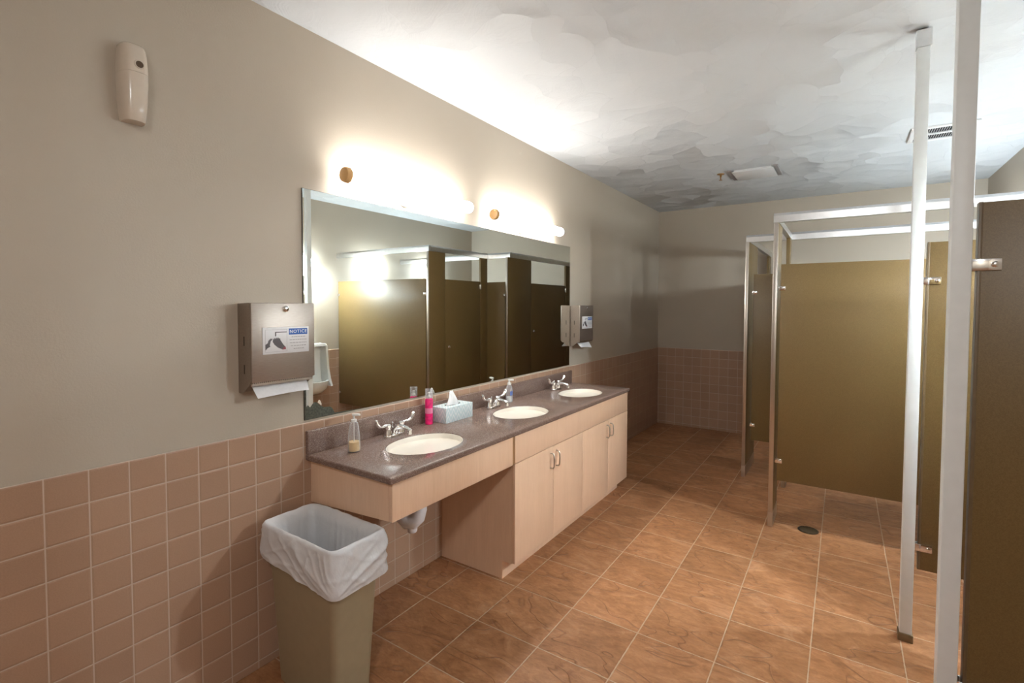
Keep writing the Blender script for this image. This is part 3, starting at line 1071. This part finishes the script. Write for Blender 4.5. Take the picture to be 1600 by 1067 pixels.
# ================================================================== air freshener
r = thing('air_freshener_dispenser', 'beige plastic air freshener dispenser high on the left wall', 'air freshener', (0, 0.660, 2.10))
def afsec(z, w, d):
    pts = []
    for i in range(25):
        a = PI * i / 24
        c, s_ = math.cos(a), math.sin(a)
        pts.append((0.0005 + d * (abs(s_) ** 0.55), math.copysign(abs(c) ** 0.7, c) * w, z))
    return pts
zs = [(0.0, 0.030, 0.054), (0.004, 0.032, 0.057), (0.05, 0.036, 0.064), (0.12, 0.039, 0.069), (0.152, 0.039, 0.069)]
zs2 = [(0.1526, 0.0392, 0.0692), (0.175, 0.039, 0.0685), (0.212, 0.037, 0.066), (0.232, 0.035, 0.061), (0.242, 0.034, 0.056), (0.246, 0.031, 0.050)]
MB().loft([afsec(z, w, d) for z, w, d in zs]).build('body', 'beige_plastic', r, angle=50)
MB().loft([afsec(z, w, d) for z, w, d in zs2]).build('top_cover', 'beige_plastic', r, angle=50)
MB().lathe([(0.0145, 0.062), (0.0145, 0.0698), (0.0130, 0.0708), (0.0108, 0.0706), (0.0105, 0.0695)], 20, (0, 0.004, 0.178), 'x').build('nozzle_ring', 'beige_plastic', r)
MB().lathe([(0.0107, 0.068), (0.0107, 0.0700)], 20, (0, 0.004, 0.178), 'x').build('spray_hole', simple('nozzle_hole', (0.09, 0.055, 0.03), 0.6), r, label='dark brown spray hole')


# ================================================================== bin and liner
BX0, BX1, BY0, BY1, BZ = 0.075, 0.535, 1.028, 1.268, 0.633
r = thing('trash_can', 'tall rectangular olive-tan plastic trash can beside the vanity', 'trash can', ((BX0 + BX1) / 2, (BY0 + BY1) / 2, 0))
hx, hy = (BX1 - BX0) / 2 - 0.012, (BY1 - BY0) / 2 - 0.012
def canring(z, inset=0.0):
    k = 1 - z / BZ
    a, b = hx - 0.035 * k - inset, hy - 0.026 * k - inset
    return [(p[0], p[1], z) for p in rrect(-a, a, -b, b, 0.03, 6)]
rings = [canring(0.0, 0.004), canring(0.004), canring(0.46), canring(0.462, -0.003), canring(0.475, -0.003), canring(0.477), canring(BZ - 0.02), canring(BZ - 0.02, -0.006), canring(BZ - 0.004, -0.006), canring(BZ - 0.004, 0.003), canring(0.02, 0.003), canring(0.02, 0.03)]
MB().loft(rings).build('body', 'can', r, angle=30)

# liner draped over the rim
def liner():
    per = []
    a, b, rr = hx + 0.008, hy + 0.008, 0.034
    base = rrect(-a, a, -b, b, rr, 10)
    # resample evenly
    P = base + [base[0]]
    L = [0]
    for i in range(len(base)):
        L.append(L[-1] + math.dist(P[i], P[i + 1]))
    N = 300
    loop = []
    for i in range(N):
        s = L[-1] * i / N
        k = max(j for j in range(len(L)) if L[j] <= s + 1e-9)
        k = min(k, len(base) - 1)
        u = (s - L[k]) / max(L[k + 1] - L[k], 1e-9)
        loop.append((P[k][0] + (P[k + 1][0] - P[k][0]) * u, P[k][1] + (P[k + 1][1] - P[k][1]) * u))
    rings = []
    steps = 60
    for j in range(steps + 1):
        v = j / steps
        ring = []
        for i, (x, y) in enumerate(loop):
            nrm = Vector((x / a ** 1.0, y / b * 0.9)).normalized()
            # hem hangs lowest at the front corner towards the room (x+, y-)
            fr = max(0.0, (x / a) * 0.5 + 0.5) * max(0.0, 0.5 - (y / b) * 0.5)
            rx = x / a
            hem = 0.128 + 0.030 * max(0, rx) + 0.012 * fr + 0.006 * noise.noise(Vector((x * 9, y * 9, 3)))
            ang = math.atan2(y / b, x / a)
            if v < 0.4:       # inside, going up: follows the tapered can with a little slack
                q = v / 0.4
                z = 0.16 + (BZ + 0.004 - 0.16) * q
                kz = 1 - z / BZ
                sx_, sy_ = (hx - 0.035 * kz - 0.012) / a, (hy - 0.026 * kz - 0.012) / b
                sx_, sy_ = sx_ - 0.06 * (1 - q), sy_ - 0.10 * (1 - q)
                kk = 1
                off = -0.004 + 0.006 * noise.noise(Vector((x * 16, y * 16, z * 2.0))) * (1 - q * 0.7) + 0.003 * noise.noise(Vector((x * 45, y * 45, z * 3)))
                off = min(off, 0.0)
                ring.append((x * sx_ + nrm.x * off, y * sy_ + nrm.y * off, z))
                continue
            elif v < 0.52:    # over the rim: a soft roll
                q = (v - 0.4) / 0.12
                kk = 1
                roll_ = 0.006 + 0.004 * noise.noise(Vector((x * 22, y * 22, 1)))
                z = BZ + 0.004 + math.sin(q * PI) * roll_
                off = -0.010 + 0.018 * q + 0.002 * noise.noise(Vector((x * 50, y * 50, 2)))
            else:             # outside, falling to the hem
                q = (v - 0.52) / 0.48
                kk = 1
                z = BZ + 0.004 - hem * q
                # folds radiate from the hem at the front corner and sag between the corners
                if y < x * b / a * 1.0 and y < 0 and abs(y + b) < abs(x - a) + 1e-6 or y < -b + 0.012:
                    u = a - x
                else:
                    u = y + b if x > 0 else 2 * b + (a - x)
                d = hem * q
                th = math.atan2(hem * 1.02 - d, u + 0.012)
                wv = noise.noise(Vector((x * 9, y * 9, z * 9)))
                f1 = abs(math.sin(th * 5.2 + 1.1 * wv + 0.6))
                f2 = abs(math.sin(th * 11 + 2.0 * wv + x * 20))
                f3 = abs(math.sin((u * 16 - d * 30) + 2.5 * wv))
                reach = min(1.0, (u + 0.03) / 0.12)
                off = 0.009 + 0.009 * math.sin(min(1, q * 1.25) * PI / 2)
                off += reach * (0.008 * (1 - f1) ** 2 + 0.004 * (1 - f2) ** 2) * min(1, q * 5) + 0.0035 * (1 - f3) ** 3
                off += 0.002 * noise.noise(Vector((x * 30, y * 30, z * 40)))
                off -= 0.006 * max(0, q - 0.85) / 0.15
            ring.append((x * kk + nrm.x * off, y * kk + nrm.y * off, z))
        rings.append(ring)
    mb = MB()
    mb.loft(rings, True, False)
    o = mb.build('trash_liner', 'liner', loc=((BX0 + BX1) / 2, (BY0 + BY1) / 2, 0), angle=80)
    return tag(o, 'white plastic liner bag folded over the rim of the trash can', 'trash bag')
liner()


# ================================================================== things on the counter
r = thing('soap_bottle', 'clear tapered pump bottle with a little yellow soap at the near end', 'bottle', (0.150, 1.418, CZ))
MB().lathe([(0.022, 0), (0.0265, 0.004), (0.0275, 0.03), (0.026, 0.07), (0.021, 0.115), (0.017, 0.132), (0.009, 0.138), (0.009, 0.143)], 28).build('bottle', 'clear', r)
MB().lathe([(0.020, 0.0025), (0.0245, 0.006), (0.0258, 0.03), (0.0253, 0.046)], 28).build('soap', 'yellow_soap', r, label='yellow liquid soap')
mb = MB()
mb.lathe([(0.0115, 0.136), (0.0115, 0.147), (0.005, 0.149), (0.005, 0.166)], 16)
mb.prism(rrect(-0.008, 0.030, -0.008, 0.008, 0.007), 'z', 0.164, 0.172, 0.002)
mb.build('pump', 'white_plastic', r)
MB().tube([(0, 0, 0.136), (0, 0, 0.01)], 0.0022, 8).build('dip_tube', 'white_plastic', r)
r.rotation_euler = (0, 0, 0.5)

r = thing('body_mist_bottle', 'slim pink body mist bottle with clear cap beside the tissue box', 'bottle', (0.066, 1.985, CZ))
MB().lathe([(0.019, 0), (0.0215, 0.003), (0.0215, 0.138), (0.018, 0.144), (0.012, 0.147)], 28).build('bottle', 'pink', r)
MB().lathe([(0.0218, 0.062), (0.0218, 0.092)], 28, cap=False).build('label_band', 'pink_band', r, label='pale pink label')
MB().lathe([(0.0205, 0.1475), (0.0205, 0.198), (0.0185, 0.199), (0.0185, 0.1475)], 24).build('cap', 'clear', r, label='clear plastic cap')
MB().lathe([(0.011, 0.1478), (0.011, 0.158), (0.007, 0.16), (0.007, 0.178), (0.004, 0.18)], 16).build('sprayer', 'white_plastic', r)

r = thing('hand_soap_bottle', 'clear round-shouldered pump bottle with blue label beside the middle faucet', 'bottle', (0.078, 2.755, CZ))
def osec(w, d, z):
    return [(d * math.cos(2 * PI * i / 28), w * math.sin(2 * PI * i / 28), z) for i in range(28)]
MB().loft([osec(0.026, 0.018, 0), osec(0.031, 0.022, 0.004), osec(0.033, 0.023, 0.05), osec(0.031, 0.022, 0.085), osec(0.022, 0.018, 0.108), osec(0.012, 0.012, 0.118), osec(0.012, 0.012, 0.124)]).build('bottle', 'clear', r)
MB().loft([osec(0.024, 0.016, 0.002), osec(0.029, 0.0205, 0.006), osec(0.0312, 0.0215, 0.034), osec(0.0313, 0.0215, 0.036)]).build('soap', 'clear_soap', r)
mb = MB()
N = 10
mb.loft([[(0.0236 * math.cos(a), 0.0336 * math.sin(a), z) for a in [(-0.9 + 1.8 * i / N) for i in range(N + 1)]] +
         [(0.0232 * math.cos(a), 0.0332 * math.sin(a), z) for a in [(0.9 - 1.8 * i / N) for i in range(N + 1)]] for z in (0.05, 0.078)])
mb.build('label_patch', 'blue_label', r, label='blue label')
mb = MB()
mb.lathe([(0.0135, 0.12), (0.0135, 0.134), (0.006, 0.136), (0.006, 0.152)], 16)
mb.prism(rrect(-0.009, 0.032, -0.009, 0.009, 0.008), 'z', 0.150, 0.159, 0.002)
mb.build('pump', 'white_plastic', r)
r.rotation_euler = (0, 0, 0.3)

r = thing('tissue_box', 'pale blue zigzag tissue box on the counter with one tissue pulled up', 'tissue box', (0.088, 2.158, CZ))
MB().box((-0.056, -0.117, 0.0), (0.056, 0.117, 0.086), 0.0015).build('box', 'tissue_box', r)
def ell(a, b, z, n=20):
    return [(a * math.cos(2 * PI * i / n), b * math.sin(2 * PI * i / n), z) for i in range(n)]
MB().loft([ell(0.026, 0.062, 0.0862), ell(0.026, 0.062, 0.0868)]).build('slot', 'dark', r, label='dark oval opening')
rings = []
for j in range(11):
    v = j / 10
    ring = []
    for i in range(26):
        a = 2 * PI * i / 26
        wx = 0.018 * (1 - v) ** 0.7 * (1 + 0.35 * math.sin(a * 5 + 1)) + 0.004
        wy = 0.052 * (1 - v * 0.78) * (1 + 0.18 * math.sin(a * 3 + 2 * v))
        ring.append((wx * math.cos(a) + 0.006 * math.sin(v * 4), wy * math.sin(a) - 0.006 * v, 0.082 + 0.076 * v * (1 + 0.10 * math.sin(a * 2 + 1)) + 0.004 * math.sin(a * 7) * v))
    rings.append(ring)
MB().loft(rings).build('tissue', 'tissue', r, angle=70, label='white tissue pulled up')


# ================================================================== ceiling and floor fittings
r = thing('ceiling_vent', 'slotted ceiling air vent above the near stall', 'vent', (2.53, 4.41, H))
hx_, hy_ = 0.175, 0.165
mb = MB()
for a, b in (((-hx_, -hy_), (hx_, -hy_ + 0.03)), ((-hx_, hy_ - 0.03), (hx_, hy_)), ((-hx_, -hy_ + 0.03), (-hx_ + 0.03, hy_ - 0.03)), ((hx_ - 0.03, -hy_ + 0.03), (hx_, hy_ - 0.03)), ((-hx_ + 0.03, -0.012), (hx_ - 0.03, 0.012))):
    mb.box((a[0], a[1], -0.012), (b[0], b[1], -0.0005), 0.002)
mb.build('frame', 'white_metal', r)
MB().box((-hx_ + 0.03, -hy_ + 0.03, -0.003), (hx_ - 0.03, hy_ - 0.03, -0.0005)).build('duct_opening', 'dark', r, smooth=False)
mb = MB()
n = 22
for q in (-1, 1):
    for i in range(n):
        xx = -hx_ + 0.036 + (2 * hx_ - 0.072) * i / (n - 1)
        y0_, y1_ = (0.012, hy_ - 0.03) if q > 0 else (-hy_ + 0.03, -0.012)
        mb.prism([(xx - 0.002, -0.0095), (xx - 0.0005, -0.0095), (xx + 0.003, -0.0035), (xx + 0.0015, -0.0035)], 'y', y0_, y1_)
mb.build('louvre', 'white_metal', r, smooth=False)

r = thing('ceiling_diffuser', 'square white ceiling plate near the back wall beside the sprinkler', 'vent', (1.305, 4.835, H))
MB().box((-0.165, -0.165, -0.022), (0.165, 0.165, -0.016), 0.002).build('face_plate', 'white_metal', r)
M['slot_shade_grey'] = simple('slot_shade_grey', (0.30, 0.28, 0.28), 0.6)  # shadow of the slots at the plate's two ends, put into the grey
for s in (-1, 1):
    MB().box((s * 0.185 - 0.018, -0.175, -0.012), (s * 0.185 + 0.018, 0.175, -0.0005), 0.001).build('side_slot_shade', 'slot_shade_grey', r)
MB().box((-0.15, -0.15, -0.016), (0.15, 0.15, -0.0005)).build('neck', 'white_metal', r, smooth=False)

r = thing('fire_sprinkler', 'small brass fire sprinkler head on the ceiling', 'sprinkler', (1.034, 4.745, H))
MB().lathe([(0.032, -0.0005), (0.03, -0.006), (0.012, -0.008)], 20).build('escutcheon', 'brass', r)
mb = MB()
mb.lathe([(0.009, -0.008), (0.008, -0.028)], 12)
mb.tube([(0.0, -0.008, -0.026), (0, -0.013, -0.04), (0, -0.004, -0.054)], 0.0025, 6)
mb.tube([(0.0, 0.008, -0.026), (0, 0.013, -0.04), (0, 0.004, -0.054)], 0.0025, 6)
mb.build('frame', 'brass', r)
MB().lathe([(0.014, -0.054), (0.014, -0.057)], 14).build('deflector', 'brass', r)

r = thing('floor_drain', 'round dark floor drain in the tiles before the near stall', 'drain', (1.828, 3.765, 0))
MB().lathe([(0.062, 0.0), (0.062, 0.003), (0.054, 0.0045), (0.052, 0.0035)], 32).build('rim', 'drain_metal', r)
mb = MB()
for i in range(-4, 5):
    w = math.sqrt(max(0.0, 0.05 ** 2 - (i * 0.0105) ** 2))
    mb.box((-w, i * 0.0105 - 0.002, 0.0036), (w, i * 0.0105 + 0.002, 0.0048))
mb.build('grate', 'shoe', r, smooth=False)
